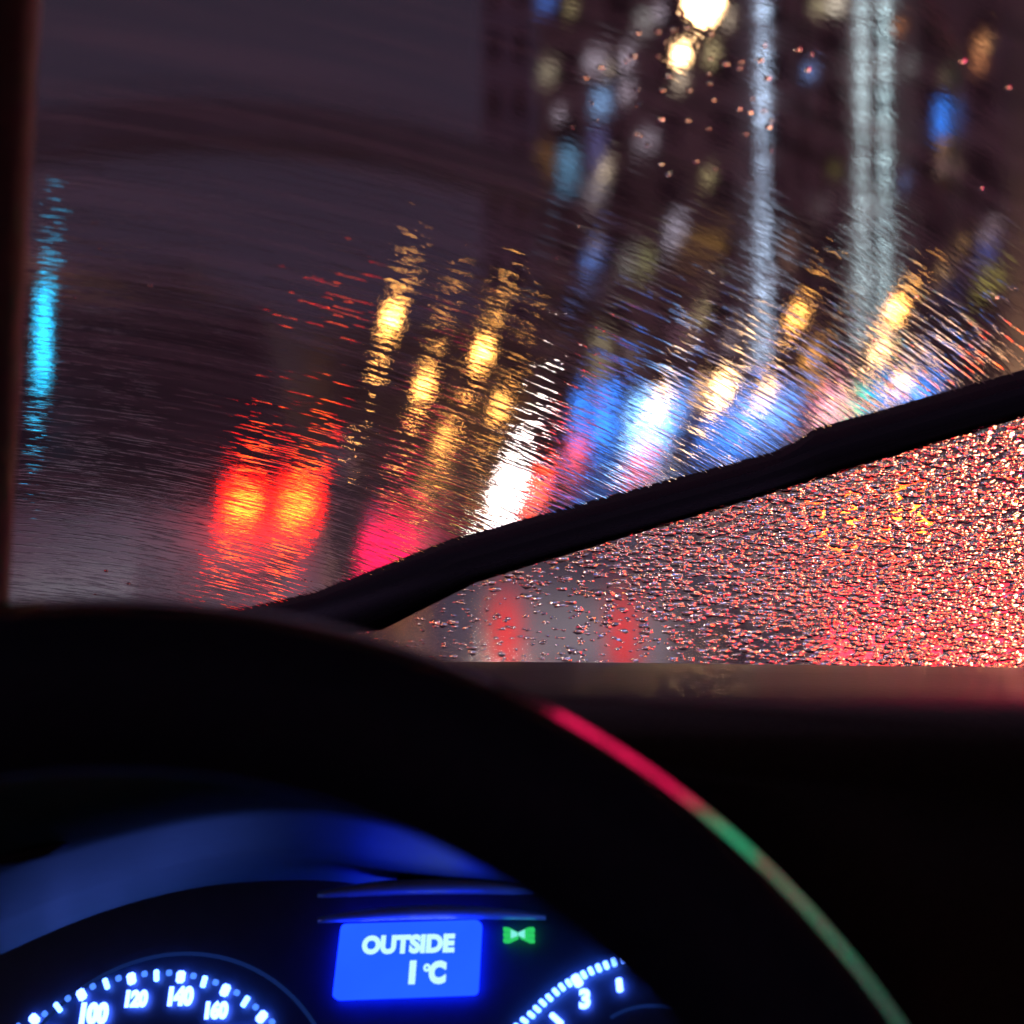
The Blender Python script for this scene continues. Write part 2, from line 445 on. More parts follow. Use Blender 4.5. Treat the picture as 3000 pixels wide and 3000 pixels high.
lamps = [
 (1148, 930, 60, 17, W1, 60, 'amber street lamp highest on the left, above the brake lamps'),
 (1243, 1130, 110, 16, W1, 42, 'amber street lamp lowest and second from the left'),
 (1413, 1035, 85, 17, W1, 48, 'amber street lamp right of the lowest left lamp'),
 (1465, 1190, 118, 15, W2, 26, 'faint amber street lamp far away near the middle'),
 (1300, 1290, 117, 15, W2, 16, 'faintest amber street lamp low behind the wiper streaks'),
 (1680, 1320, 104, 13, W2, 14, 'dim gold street lamp beside the red sign'),
 (1930, 1175, 100, 17, W3, 28, 'warm white street lamp in front of the blue shop fronts'),
 (2115, 1140, 96, 21, W3, 42, 'brightest warm white street lamp left of the single light strip'),
 (2055, 1140, 100, 13, W3, 9, 'smaller warm white lamp just left of the brightest one'),
 (2240, 1155, 98, 15, W3, 24, 'warm white street lamp under the single light strip'),
 (2335, 925, 62, 15, W1, 26, 'amber street lamp between the two sets of light strips'),
 (2378, 1045, 80, 20, W2, 3.5, 'dull amber lamp above another dull one between the strips'),
 (2390, 1125, 90, 20, W2, 3.5, 'lower dull amber lamp between the strips'),
 (2625, 905, 58, 17, W1, 36, 'amber street lamp right of the paired light strips'),
 (2582, 1030, 80, 17, W3, 20, 'warm lamp close under the paired light strips'),
 (2640, 1110, 96, 17, W3, 22, 'warm white lamp nearest the wiper on the right'),
]
for a in lamps: street_lamp(*a)

# tall lamps leaning over the road near the top of the view
def arm_lamp(px, py, D, wpx, hpx, s, side, label):
    p = P(px, py, D); k = D / F
    bx = p.x + side * 3.5
    root = empty('street_lamp', (bx, p.y, 0.0)); tag(root, label, 'street lamp')
    q = Vector((p.x - bx, 0, p.z))
    bm = bmesh.new()
    tube(bm, [(0, 0, 0), (0, 0, 0.5), (0, 0, q.z * 0.9), (-side * 0.6, 0, q.z + 0.4), (q.x * 0.6, 0, q.z + 0.55), (q.x, 0, q.z + 0.25)], [0.13, 0.1, 0.07, 0.06, 0.05, 0.045], 12)
    link('post', bm, M['metal'], root)
    bm = bmesh.new(); box(bm, (q.x, 0, q.z + 0.16), (wpx * k * 1.3, 0.45, 0.16), 0.05)
    link('lamp_head', bm, M['metal'], root)
    bm = bmesh.new()
    lathe(bm, [(0, -hpx * k * .55), (wpx * k * .3, -hpx * k * .4), (wpx * k * .5, 0), (wpx * k * .42, hpx * k * .35), (0, hpx * k * .4)], 20, (q.x, 0, q.z))
    link('lens', bm, emit('lamp_glow', (1.0, 0.60, 0.27), s), root, True)
arm_lamp(2062, 5, 30, 90, 90, 60, 1, 'brightest tall street lamp with arm at the top of the view')
arm_lamp(1995, 160, 46, 34, 28, 40, 1, 'smaller tall street lamp just below the brightest one')

# ---------------------------------------------------------------- arched footbridge, made up for a dark band across the sky
root = empty('footbridge', (-6.0, 60, 0)); tag(root, 'made-up dark arched footbridge, standing in for a dark band across the sky', 'footbridge')
bm = bmesh.new()
prev = None
def bz(px):   # top edge of the arch in pixels
    t = (px - 560) / 1000.0
    return 285 + 175 * t * t
N = 36
x_a, x_b = -250, 1600
for i in range(N):
    p0 = x_a + (x_b - x_a) * i / N; p1 = x_a + (x_b - x_a) * (i + 1) / N
    vs4 = []
    for (pp) in (p0, p1):
        t = P(pp, bz(pp), 60) - root.location; b = P(pp, bz(pp) + 125, 60) - root.location
        vs4.append((t, b))
    (t0, b0), (t1, b1) = vs4
    dy = Vector((0, 3.0, 0))
    v = [bm.verts.new(x) for x in (t0, t1, b1, b0, t0 + dy, t1 + dy, b1 + dy, b0 + dy)]
    for f in ((0, 1, 2, 3), (4, 7, 6, 5), (0, 4, 5, 1), (3, 2, 6, 7)): bm.faces.new([v[j] for j in f])
bmesh.ops.remove_doubles(bm, verts=bm.verts, dist=1e-4)
link('deck', bm, M['bridge'], root)
for pp, nm in ((x_a, 'pier'), (x_b, 'pier')):
    bm = bmesh.new(); t = P(pp, bz(pp) + 60, 61.5) - root.location
    tube(bm, [(t.x, t.y, 0), (t.x, t.y, t.z)], 0.3, 14)
    link('pier', bm, M['concrete'], root)
bm = bmesh.new()
for i in range(0, N + 1):
    pp = x_a + (x_b - x_a) * i / N; t = P(pp, bz(pp), 60) - root.location
    tube(bm, [t, t + Vector((0, 0, 0.5))], 0.03, 6)
tube(bm, [P(x_a + (x_b - x_a) * i / N, bz(x_a + (x_b - x_a) * i / N), 60) - root.location + Vector((0, 0, 0.5)) for i in range(N + 1)], 0.03, 6)
link('railing', bm, M['metal'], root)

# ---------------------------------------------------------------- bare trees in front of the towers
def tree(x, y, h, label):
    root = empty('bare_tree', (x, y, 0.1)); tag(root, label, 'tree', 'bare trees in front of the towers')
    bm = bmesh.new()
    tube(bm, [(0, 0, 0), (0.05, 0, h * .25), (0.0, 0.1, h * .45)], [0.22, 0.17, 0.13], 10)
    link('trunk', bm, M['bark'], root)
    bm = bmesh.new()
    def grow(p, d, L, r, k):
        q = p + d * L
        mid = p + d * L * .5 + Vector((random.uniform(-.05, .05), random.uniform(-.05, .05), 0)) * L
        tube(bm, [p, mid, q], [r, r * .85, r * .65], 5, caps=False)
        if k == 0: return
        for _ in range(3):
            nd = (d + Vector((random.uniform(-.8, .8), random.uniform(-.8, .8), random.uniform(-.15, .6)))).normalized()
            grow(p + d * L * random.uniform(.6, 1), nd, L * random.uniform(.6, .8), r * .6, k - 1)
    for _ in range(5):
        grow(Vector((0, .1, h * .42)), Vector((random.uniform(-.6, .6), random.uniform(-.6, .6), 1)).normalized(), h * .26, 0.09, 4)
    link('crown', bm, M['bark'], root)
tree(3.0, 84, 12, 'bare tree with a broad crown before the left tower')
tree(10.2, 76, 13, 'bare tree between the single and the paired light strips')
tree(16.5, 80, 12, 'bare tree at the right edge before the paired strips tower')

# ---------------------------------------------------------------- cars ahead
def car(x, y, width, length, height, paint, label, lampz=0.95, hot=30.0, lamp_c=(1.0, 0.006, 0.003), suv=False, flip=False, lens=6.0, lamp_w=0.36, gap=0.0):
    """rear faces the camera at y; body built along +y"""
    root = empty('car', (x, y, 0.0)); tag(root, label, 'car')
    W = width / 2; H = height; belt = H * (0.60 if suv else 0.62)
    # lower body: lofted sections along the length
    bm = bmesh.new()
    secs = [(0.0, W * .90, .38, belt * .80), (0.04, W * .97, .28, belt * .93), (0.25, W, .24, belt), (length * .3, W, .22, belt * 1.01),
            (length * .7, W, .22, belt * .99), (length * .88, W * .97, .24, belt * .88), (length * .97, W * .88, .3, belt * .72), (length, W * .75, .4, belt * .6)]
    rings = []
    for (yy, w, z0, z1) in secs:
        zc = (z0 + z1) / 2
        pr = [(-w * .92, z0), (w * .92, z0), (w, z0 + .12), (w * 1.01, zc), (w * .98, z1 - .10), (w * .90, z1), (-w * .90, z1), (-w * .98, z1 - .10), (-w * 1.01, zc), (-w, z0 + .12)]
        rings.append([bm.verts.new((a, yy, b)) for a, b in pr])
    for i in range(len(rings) - 1):
        for k in range(10):
            bm.faces.new((rings[i][k], rings[i + 1][k], rings[i + 1][(k + 1) % 10], rings[i][(k + 1) % 10]))
    bm.faces.new(rings[0]); bm.faces.new(rings[-1][::-1])
    body = link('body', bm, paint, root, True)
    # greenhouse
    y0 = 0.10 if suv else 0.55; y1 = 0.42 if suv else 1.25; y2 = length * .52; y3 = length * .70
    bm = bmesh.new()
    pr = [(y0, belt - .03, W * .90), (y1, H - .06, W * .74), (y1 + .25, H, W * .70), (y2, H - .01, W * .70), (y3, belt - .03, W * .88)]
    L = [bm.verts.new((-w, a, b)) for a, b, w in pr]; Rr = [bm.verts.new((w, a, b)) for a, b, w in pr]
    for i in range(4): bm.faces.new((L[i], L[i + 1], Rr[i + 1], Rr[i]))
    bm.faces.new(L[::-1]); bm.faces.new(Rr)
    link('roof', bm, paint, root)
    # rear window, windscreen, side windows: proud of the greenhouse by 4 mm
    def pane(name, a, b, wa, wb, off):
        bm = bmesh.new()
        va = [Vector((-wa, a[0], a[1])), Vector((wa, a[0], a[1])), Vector((wb, b[0], b[1])), Vector((-wb, b[0], b[1]))]
        vv = [bm.verts.new(v + off) for v in va] + [bm.verts.new(v + off * .2) for v in va]
        for f in ((0, 1, 2, 3), (7, 6, 5, 4), (0, 4, 5, 1), (1, 5, 6, 2), (2, 6, 7, 3), (3, 7, 4, 0)): bm.faces.new([vv[j] for j in f])
        link(name, bm, M['darkglass'], root)
    def lerp(a, b, t): return a + (b - a) * t
    pane('rear_window', (lerp(y0, y1, .08), lerp(belt, H - .06, .08)), (lerp(y0, y1, .9), lerp(belt, H - .06, .9)), W * .80, W * .68, Vector((0, -.012, .006)))
    pane('windscreen', (lerp(y2, y3, .1), lerp(H, belt, .1)), (lerp(y2, y3, .92), lerp(H, belt, .92)), W * .66, W * .80, Vector((0, .010, .008)))
    for s in (-1, 1):
        bm = bmesh.new()
        q = [(y1 * .7 + y0 * .3 + .15, belt + .03, W * .895), (y3 - .25, belt + .03, W * .885), (y2 - .05, H - .10, W * .73), (y1 + .15, H - .10, W * .745)]
        for j in (0, 1):
            pass
        vv = [bm.verts.new((s * (w + .012), a, b)) for a, b, w in q] + [bm.verts.new((s * (w - .01), a, b)) for a, b, w in q]
        for f in ((0, 1, 2, 3), (7, 6, 5, 4), (0, 4, 5, 1), (1, 5, 6, 2), (2, 6, 7, 3), (3, 7, 4, 0)): bm.faces.new([vv[j] for j in f])
        link('side_window', bm, M['darkglass'], root)
        bm = bmesh.new(); box(bm, (s * (W + .10), y3 - .35, belt + .08), (.2, .12, .14), .04)
        link('mirror', bm, paint, root)
    # bumper, plate, exhaust, wheels
    bm = bmesh.new(); box(bm, (0, -.03, .50), (W * 1.9, .20, .22), .07); link('bumper', bm, paint, root, False)
    bm = bmesh.new(); box(bm, (0, -.02, .345), (W * 1.86, .18, .07), .025); link('lower_trim', bm, M['trim'], root)
    bm = bmesh.new(); box(bm, (0, -.04 if suv else -.02, .72), (.5, .03, .12), .01); link('licence_plate', bm, M['paint_line'], root)
    for sx in (-1, 1):
        for yy in (.75, length - .85):
            w = empty('wheel', (sx * (W - .13), yy, .32), parent=root)
            bm = bmesh.new(); lathe(bm, [(.19, -.10), (.29, -.11), (.32, -.08), (.32, .08), (.29, .11), (.19, .10)], 28, axis='X'); link('tyre', bm, M['rubber'], w)
            bm = bmesh.new(); lathe(bm, [(0, sx * .06), (.06, sx * .07), (.10, sx * .05), (.17, sx * .06), (.20, sx * .09), (.20, 0)], 20, axis='X'); link('rim', bm, M['alloy'], w)
    # tail lamps: red lens blocks with hot bulbs
    if flip:
        root.rotation_euler = (0, 0, math.pi); root.location.y += length
        hm = emit('headlamp_light', (1.0, 0.62, 0.34), hot)
        for sx in (-1, 1):
            bm = bmesh.new(); box(bm, (sx * W * .68, length + .0, .66), (.34, .16, .17), .05, seg=3); o = link('headlamp', bm, M['darkglass'], root)
            bm = bmesh.new(); box(bm, (sx * W * .68, length + .085, .66), (.28, .03, .15), .014, seg=3); link('bulb', bm, hm, o)
        bm = bmesh.new(); box(bm, (0, length + .0, .55), (W * .8, .06, .16), .02); link('grille', bm, M['trim'], root)
        bm = bmesh.new(); box(bm, (0, length + .02, .36), (W * 1.7, .16, .16), .05); link('bumper', bm, paint, root)
        return root
    redm = emit('brake_lamp_lens', lamp_c, lens, .35, 9.0)
    bulb = emit('brake_lamp_bulb', (1.0, 0.20, 0.015), hot)
    for sx in (-1, 1):
        for k in (0, 1):
            cx = sx * (W * .96 - lamp_w * .25 - k * (lamp_w * .5 + gap))
            bm = bmesh.new(); box(bm, (cx, -.02, lampz), (lamp_w * .45, .12, .15 if suv else .15), .04, seg=3)
            o = link('brake_lamp', bm, redm, root)
            bm = bmesh.new(); box(bm, (cx, -.085, lampz - .005), (lamp_w * .28, .03, .036), .012, seg=3)
            b = link('bulb', bm, bulb, o)
    bm = bmesh.new()
    return root
silver = pmat('silver_car_paint', (0.36, 0.34, 0.38), 0.6, metal=0.1, noise=0.06, nscale=6, coat=0.1)
darkred = pmat('dark_red_car_paint', (0.12, 0.02, 0.02), 0.3, noise=0.1, nscale=6, coat=0.5)
van = car(-1.49, 7.0, 1.80, 4.4, 1.72, silver, 'pale car with a darkened roof ahead on the left, brake lamps lit', lampz=1.005, hot=12, suv=True, lamp_w=.345)

van.rotation_euler.z = 0.12
for c_ in van.children:
    if c_.name.startswith('roof'): c_.data.materials[0] = pmat('black_roof_paint', (0.03, 0.022, 0.022), 0.5, noise=0.1)  # roof and pillars darkened in colour, where they caught too much light
bm = bmesh.new(); tube(bm, [(-.8, -.03, .735), (.5, -.04, .735), (.66, -.035, .75), (.74, -.02, .80), (.76, -.015, .84)], .022, 8); link('trim_strip', bm, M['trim'], van)
bm = bmesh.new(); box(bm, (0, 0, 0), (.026, .02, .30), .008)
o = link('light_strip', bm, emit('cyan_strip_light', (0.015, 0.42, 0.75), 7.0, .25, 9.0), van); o.location = PY(124, 985, 6.97) - Vector((-1.49, 7.0, 0)); o['label'] = 'cyan upright light strip beside the rear window'
grey = pmat('grey_car_paint', (0.10, 0.10, 0.11), 0.35, metal=0.3, noise=0.06, nscale=6, coat=0.5)
car(2.08, 9.0, 1.76, 4.3, 1.30, silver, 'low pale car on the right with blazing brake lamps behind the raindrops', lampz=.90, hot=80, lens=14.0, lamp_w=.56)
car(7.2, 30.0, 1.78, 4.3, 1.42, silver, 'added oncoming pale car, warm headlamps brightening the raindrops from the right', hot=60, flip=True)  # car added for the warm light its headlamps give the raindrops

# ---------------------------------------------------------------- road works: barrier, red warning lamp, white work lamp
root = empty('road_barrier', (-0.30, 6.9, 0)); tag(root, 'red and pale blue road barrier beside the pale car', 'barrier')
redpl = pmat('red_barrier_plastic', (0.75, 0.02, 0.10), 0.4, noise=0.1)
bluepl = pmat('pale_barrier_plastic', (0.30, 0.34, 0.75), 0.4, noise=0.1)
bm = bmesh.new(); box(bm, (0.03, 0, .86), (.30, .06, .22), .02); link('board', bm, redpl, root)
bm = bmesh.new(); box(bm, (-.15, -.005, .86), (.06, .07, .24), .02); link('end_plate', bm, bluepl, root)
for s in (-1, 1):
    bm = bmesh.new(); tube(bm, [(s * .13, -.15, 0), (s * .13, 0, .74), ], .018, 8); tube(bm, [(s * .13, .15, 0), (s * .13, 0.01, .74)], .018, 8); link('leg', bm, M['metal'], root)
root = empty('road_barrier', (0.16, 5.0, 0)); tag(root, 'made-up grey road barrier with two upright red lamps just ahead', 'barrier')  # made-up barrier carrying two red bars of light in the bonnet's place
greypl = pmat('weathered_barrier_board', (0.17, 0.135, 0.13), 0.5, noise=0.1)
bm = bmesh.new(); box(bm, (0.0, 0, .77), (.44, .05, .20), .015); link('board', bm, greypl, root)
bm = bmesh.new(); box(bm, (0.02, .01, .905), (.74, .05, .14), .02); box(bm, (-.29, .012, .77), (.12, .05, .14), .02); link('reflection_mask', bm, M['navy'], root)  # dark panel added to hide the work lamp's reflection on the road
for lx, st in ((-.175, 1.1), (.10, .95)):
    bm = bmesh.new(); box(bm, (lx, -.045, .755), (.062, .05, .17), .02); link('red_lamp', bm, emit('barrier_lamp', (1.0, .045, .045), st), root)
for s_ in (-1, 1):
    bm = bmesh.new(); tube(bm, [(.03 + s_ * .2, -.2, 0), (.03 + s_ * .2, 0, .66)], .018, 8); tube(bm, [(.03 + s_ * .2, .2, 0), (.03 + s_ * .2, .01, .66)], .018, 8); link('leg', bm, M['metal'], root)
root = empty('road_barrier', (1.00, 5.2, 0)); tag(root, 'added low barrier with one wide red lamp reddening the raindrops at the right', 'barrier')  # barrier and lamp added to redden the raindrops
bm = bmesh.new(); box(bm, (0, 0, .76), (.52, .05, .18), .015); link('board', bm, greypl, root)
bm = bmesh.new(); box(bm, (-.0, -.045, .76), (.46, .05, .14), .02); link('red_lamp', bm, emit('barrier_lamp', (1.0, .01, .03), 12.0), root)
for s_ in (-1, 1):
    bm = bmesh.new(); tube(bm, [(s_ * .15, -.2, 0), (s_ * .15, 0, .66)], .018, 8); tube(bm, [(s_ * .15, .2, 0), (s_ * .15, .01, .66)], .018, 8); link('leg', bm, M['metal'], root)
p = P(1135, 1640, 6.7)
root = empty('warning_lamp', (p.x, p.y, p.z - .07)); tag(root, 'round red warning lamp on the road barrier', 'warning lamp')
bm = bmesh.new(); lathe(bm, [(0, -.05), (.075, -.05), (.09, -.03), (.09, .03), (.075, .05), (0, .05)], 24, (0, 0, .10), axis='Y'); link('lens', bm, emit('red_lamp', (1.0, 0.01, 0.08), 2.4), root, True)
bm = bmesh.new(); box(bm, (0, .01, .0), (.12, .08, .06), .01); link('battery_case', bm, M['trim'], root)
p = P(1487, 1440, 24)
root = empty('work_lamp', (p.x, p.y, 0)); tag(root, 'glaring white work lamp standing on a tripod in the road', 'work lamp')
bm = bmesh.new(); lathe(bm, [(0, -.06), (.085, -.06), (.11, -.03), (.11, .06), (0, .08)], 24, (0, 0, p.z), axis='Y'); link('lamp', bm, emit('white_work_light', (1.0, 0.88, 0.80), 620), root, True)
bm = bmesh.new()
for a in (90, 210, 330): tube(bm, [(0, .1, p.z - .18), (.35 * math.cos(R(a)), .1 + .35 * math.sin(R(a)), 0)], .02, 8)
link('tripod', bm, M['metal'], root)
root = empty('warning_lamp', (p.x + .34, p.y, 0)); tag(root, 'small red warning lamp right of the white work lamp', 'warning lamp')
bm = bmesh.new(); lathe(bm, [(0, -.05), (.07, -.05), (.085, -.02), (.085, .02), (.07, .05), (0, .05)], 20, (0, 0, p.z + .05), axis='Y'); link('lens', bm, emit('red_lamp', (1.0, 0.05, 0.02), 22), root, True)
bm = bmesh.new(); tube(bm, [(0, 0, 0), (0, 0, p.z - .04)], .025, 8); box(bm, (0, 0, .03), (.3, .3, .06), .02); link('stand', bm, M['metal'], root)

# ================================================================ our car
carroot = empty('car', (0, 0.4, 0)); tag(carroot, 'cabin of the car seen from the driver seat, blue lit gauges', 'car')
BASE = carroot.location.copy()
HEAD = 170.0
def interior(name, bm, mats, parent=None, smooth=False, mw=None):
    o = link(name, bm, mats, None, smooth)
    o.parent = parent or carroot
    bpy.context.view_layer.update()
    o.matrix_world = mw if mw is not None else Matrix.Identity(4)
    return o

# --- windscreen: one raked pane, flat inside, rain film and drops outside
RAKE = R(33)
WY, WZ = 0.985, -0.067
EU = RC @ Vector((1, 0, 0)); EV = RC @ Vector((0, -math.cos(RAKE), math.sin(RAKE))); EW = RC @ Vector((0, math.sin(RAKE), math.cos(RAKE)))
WO = CF(0, WY, WZ)
MW = Matrix.Translation(WO) @ Matrix((EU, EV, EW)).transposed().to_4x4()
def on_screen(px, py, off=0.0):
    """(u, v) on the windscreen plane raised by off, for a frame pixel"""
    a = (px - 1500) / F; b = (1500 - py) / F
    r = Vector((a, 1, b)); n = Vector((0, math.sin(RAKE), math.cos(RAKE))); o = Vector((0, WY, WZ)) + n * off
    t = o.dot(n) / r.dot(n); q = r * t - o
    return q.x, q.dot(Vector((0, -math.cos(RAKE), math.sin(RAKE))))
PU, PV = -0.25, -0.18           # pivot the old wiper strokes run round
w0 = on_screen(850, 1790); w1 = on_screen(3000, 1185)
wd = Vector((w1[0] - w0[0], w1[1] - w0[1])).normalized(); wnrm = Vector((-wd.y, wd.x))
WC = wnrm.dot(Vector(w0))       # signed distance of the wiper line

FILM = 0.09      # share of light the grimy film scatters
def wet_glass():
    m = bpy.data.materials.new('wet_windscreen_outside'); m.use_nodes = True
    nt = m.node_tree; N_ = nt.nodes; Lk = nt.links
    for n in list(N_): N_.remove(n)
    out = N_.new('ShaderNodeOutputMaterial'); g = N_.new('ShaderNodeBsdfRefraction')
    g.inputs['IOR'].default_value = 1.33; g.inputs['Roughness'].default_value = 0.07
    g.inputs['Color'].default_value = (0.97, 0.97, 0.98, 1)
    tc = N_.new('ShaderNodeTexCoord'); se = N_.new('ShaderNodeSeparateXYZ'); Lk.new(tc.outputs['Object'], se.inputs[0])
    def mt(op, a, b=None, c=None, clamp=False):
        n = N_.new('ShaderNodeMath'); n.operation = op; n.use_clamp = clamp
        for i, v in enumerate((a, b, c)):
            if v is None: continue
            if isinstance(v, (int, float)): n.inputs[i].default_value = v
            else: Lk.new(v, n.inputs[i])
        return n.outputs[0]
    def ss(x, a, b):   # smoothstep a..b
        n = N_.new('ShaderNodeMapRange'); n.interpolation_type = 'SMOOTHSTEP'
        Lk.new(x, n.inputs[0]); n.inputs[1].default_value = a; n.inputs[2].default_value = b
        return n.outputs[0]
    def noise(vec, sc_, det=2.0, dim='3D'):
        n = N_.new('ShaderNodeTexNoise'); n.noise_dimensions = dim; n.inputs['Scale'].default_value = sc_; n.inputs['Detail'].default_value = det
        Lk.new(vec, n.inputs['Vector']); return n.outputs[0]
    def cmb(x, y, z=0.0):
        n = N_.new('ShaderNodeCombineXYZ')
        for i, v in enumerate((x, y, z)):
            if isinstance(v, (int, float)): n.inputs[i].default_value = v
            else: Lk.new(v, n.inputs[i])
        return n.outputs[0]
    u, v = se.outputs[0], se.outputs[1]
    du = mt('SUBTRACT', u, PU); dv = mt('SUBTRACT', v, PV)
    r = mt('SQRT', mt('ADD', mt('MULTIPLY', du, du), mt('MULTIPLY', dv, dv)))
    th = mt('ARCTAN2', du, dv)
    sd = mt('SUBTRACT', mt('ADD', mt('MULTIPLY', u, wnrm.x), mt('MULTIPLY', v, wnrm.y)), WC)   # >0 above the wiper
    wiped = ss(sd, -0.006, 0.004)
    # fine concentric strokes
    g1 = noise(cmb(mt('MULTIPLY', r, 1000.0), mt('MULTIPLY', th, 18.0)), 1.0, 2.0, '2D')
    g2 = noise(cmb(mt('MULTIPLY', r, 1300.0), mt('MULTIPLY', th, 26.0), 3.0), 1.0, 1.0, '2D')
    g3 = noise(cmb(mt('MULTIPLY', r, 120.0), mt('MULTIPLY', th, 7.0)), 1.0, 1.0, '2D')
    patch = ss(noise(cmb(mt('MULTIPLY', r, 12.0), mt('MULTIPLY', th, 4.0)), 1.0, 2.0, '2D'), 0.35, 0.62)
    tail = ss(noise(cmb(mt('MULTIPLY', r, 750.0), mt('MULTIPLY', th, 16.0), 7.0), 1.0, 2.0, '2D'), 0.50, 0.74)
    far = mt('SUBTRACT', 1.0, mt('MULTIPLY', ss(mt('ADD', v, mt('MULTIPLY', u, 0.15)), 0.27, 0.35), mt('SUBTRACT', 0.94, mt('MULTIPLY', ss(u, -0.03, 0.05), 0.05))))
    lf = mt('ADD', ss(u, -0.10, -0.035), mt('SUBTRACT', 1.0, ss(u, -0.155, -0.13)))
    amp = mt('ADD', mt('SUBTRACT', 0.48, mt('MULTIPLY', mt('MAXIMUM', ss(sd, 0.0, 0.12), mt('SUBTRACT', 1.0, lf)), 0.33)), mt('MULTIPLY', mt('ADD', mt('MULTIPLY', patch, 0.5), 0.5), mt('MULTIPLY', mt('MULTIPLY', tail, mt('ADD', 0.62, mt('MULTIPLY', lf, 0.38))), 0.58)))
    amp = mt('MULTIPLY', amp, far)
    h = mt('MULTIPLY', g1, 4.2e-5)
    h = mt('ADD', h, mt('MULTIPLY', g2, 2.2e-5))
    h = mt('ADD', h, mt('MULTIPLY', g3, 6.0e-5))
    h = mt('MULTIPLY', mt('MULTIPLY', h, amp), wiped)
    # streaky blobs left by the blade
    m1 = noise(cmb(mt('MULTIPLY', r, 500.0), mt('MULTIPLY', th, 110.0)), 1.0, 2.0, '2D')
    h = mt('ADD', h, mt('MULTIPLY', mt('MULTIPLY', m1, 1.0e-5), wiped))
    mod = ss(sd, 0.012, 0.05)
    lines = ss(noise(cmb(mt('MULTIPLY', r, 150.0), mt('MULTIPLY', th, 2.5), 2.0), 1.0, 5.0, '2D'), 0.42, 0.66)
    FACTOR = mt('MULTIPLY', mt('MULTIPLY', FILM, mt('SUBTRACT', 2.6, mt('MULTIPLY', wiped, 1.6))), mt('ADD', 0.75, mt('MULTIPLY', mod, mt('ADD', mt('MULTIPLY', tail, 0.25), mt('MULTIPLY', lines, 0.8)))))
    Lk.new(mt('ADD', 0.065, mt('MULTIPLY', mt('SUBTRACT', 1.0, wiped), 0.055)), g.inputs['Roughness'])
    tr = N_.new('ShaderNodeBsdfTranslucent'); tr.inputs[0].default_value = (0.72, 0.74, 1.0, 1)
    mx = N_.new('ShaderNodeMixShader'); Lk.new(FACTOR, mx.inputs[0])
    Lk.new(g.outputs[0], mx.inputs[1]); Lk.new(tr.outputs[0], mx.inputs[2]); Lk.new(mx.outputs[0], out.inputs[0])
    # drops
    def drops(scale, dens, rad, hh, seed, warp=0.25, stretch=1.6, ang=-0.45):
        c, s = math.cos(ang), math.sin(ang)
        x = mt('ADD', mt('MULTIPLY', u, c), mt('MULTIPLY', v, s)); y = mt('ADD', mt('MULTIPLY', u, -s), mt('MULTIPLY', v, c))
        nz = N_.new('ShaderNodeTexNoise'); nz.inputs['Scale'].default_value = scale * 0.9
        Lk.new(tc.outputs['Object'], nz.inputs['Vector'])
        wsep = N_.new('ShaderNodeSeparateXYZ'); Lk.new(nz.outputs['Color'], wsep.inputs[0])
        vec = cmb(mt('ADD', mt('MULTIPLY', x, scale / stretch), mt('MULTIPLY', wsep.outputs[0], warp)), mt('ADD', mt('MULTIPLY', y, scale), mt('MULTIPLY', wsep.outputs[1], warp)), seed)
        vo = N_.new('ShaderNodeTexVoronoi'); vo.voronoi_dimensions = '2D'; vo.inputs['Scale'].default_value = 1.0
        Lk.new(vec, vo.inputs['Vector'])
        cs = N_.new('ShaderNodeSeparateColor'); Lk.new(vo.outputs['Color'], cs.inputs[0])
        rr = mt('MULTIPLY', mt('ADD', mt('MULTIPLY', cs.outputs[0], 0.6), 0.4), rad)
        q = mt('DIVIDE', vo.outputs['Distance'], rr)
        dome = mt('MAXIMUM', mt('SUBTRACT', 1.0, mt('MULTIPLY', q, q)), 0.0)
        on = mt('LESS_THAN', cs.outputs[1], dens)
        return mt('MULTIPLY', mt('MULTIPLY', mt('MULTIPLY', dome, rr), on), hh / scale)
    # density of drops: thick to the right, thin at the lower left
    um = mt('ADD', u, mt('MULTIPLY', v, 1.2))
    dens = mt('ADD', mt('MULTIPLY', ss(um, 0.05, 0.21), 0.94), 0.07)
    unw = mt('SUBTRACT', 1.0, wiped)
    d1 = drops(235.0, dens, 1.05, 0.19, 0.0, stretch=1.05)
    d2 = drops(430.0, mt('ADD', mt('MULTIPLY', dens, 0.5), 0.12), 0.8, 0.20, 5.0, ang=-0.3, stretch=1.1)
    d3 = drops(170.0, mt('MULTIPLY', dens, 0.16), 0.55, 0.20, 13.0, ang=-0.2, stretch=1.0)
    dd = mt('MULTIPLY', mt('ADD', mt('ADD', d1, d2), d3), unw)
    # a few drops left on the wiped part
    nd = noise(tc.outputs['Object'], 9.0, 1.0)
    gu, gv = on_screen(2030, 230)
    ga = mt('SUBTRACT', u, gu); gb = mt('SUBTRACT', v, gv)
    glob = mt('SUBTRACT', 1.0, ss(mt('SQRT', mt('ADD', mt('MULTIPLY', ga, ga), mt('MULTIPLY', gb, gb))), 0.006, 0.05))
    dw = drops(330.0, mt('ADD', mt('MULTIPLY', glob, 0.20),  mt('MULTIPLY', ss(nd, 0.50, 0.75), 0.02)), 0.42, 0.26, 9.0, stretch=1.0)
    h = mt('ADD', mt('ADD', h, dd), mt('MULTIPLY', dw, wiped))
    bp = N_.new('ShaderNodeBump'); bp.inputs['Strength'].default_value = 1.0; bp.inputs['Distance'].default_value = 1.0
    Lk.new(h, bp.inputs['Height']); Lk.new(bp.outputs[0], g.inputs['Normal'])
    return m
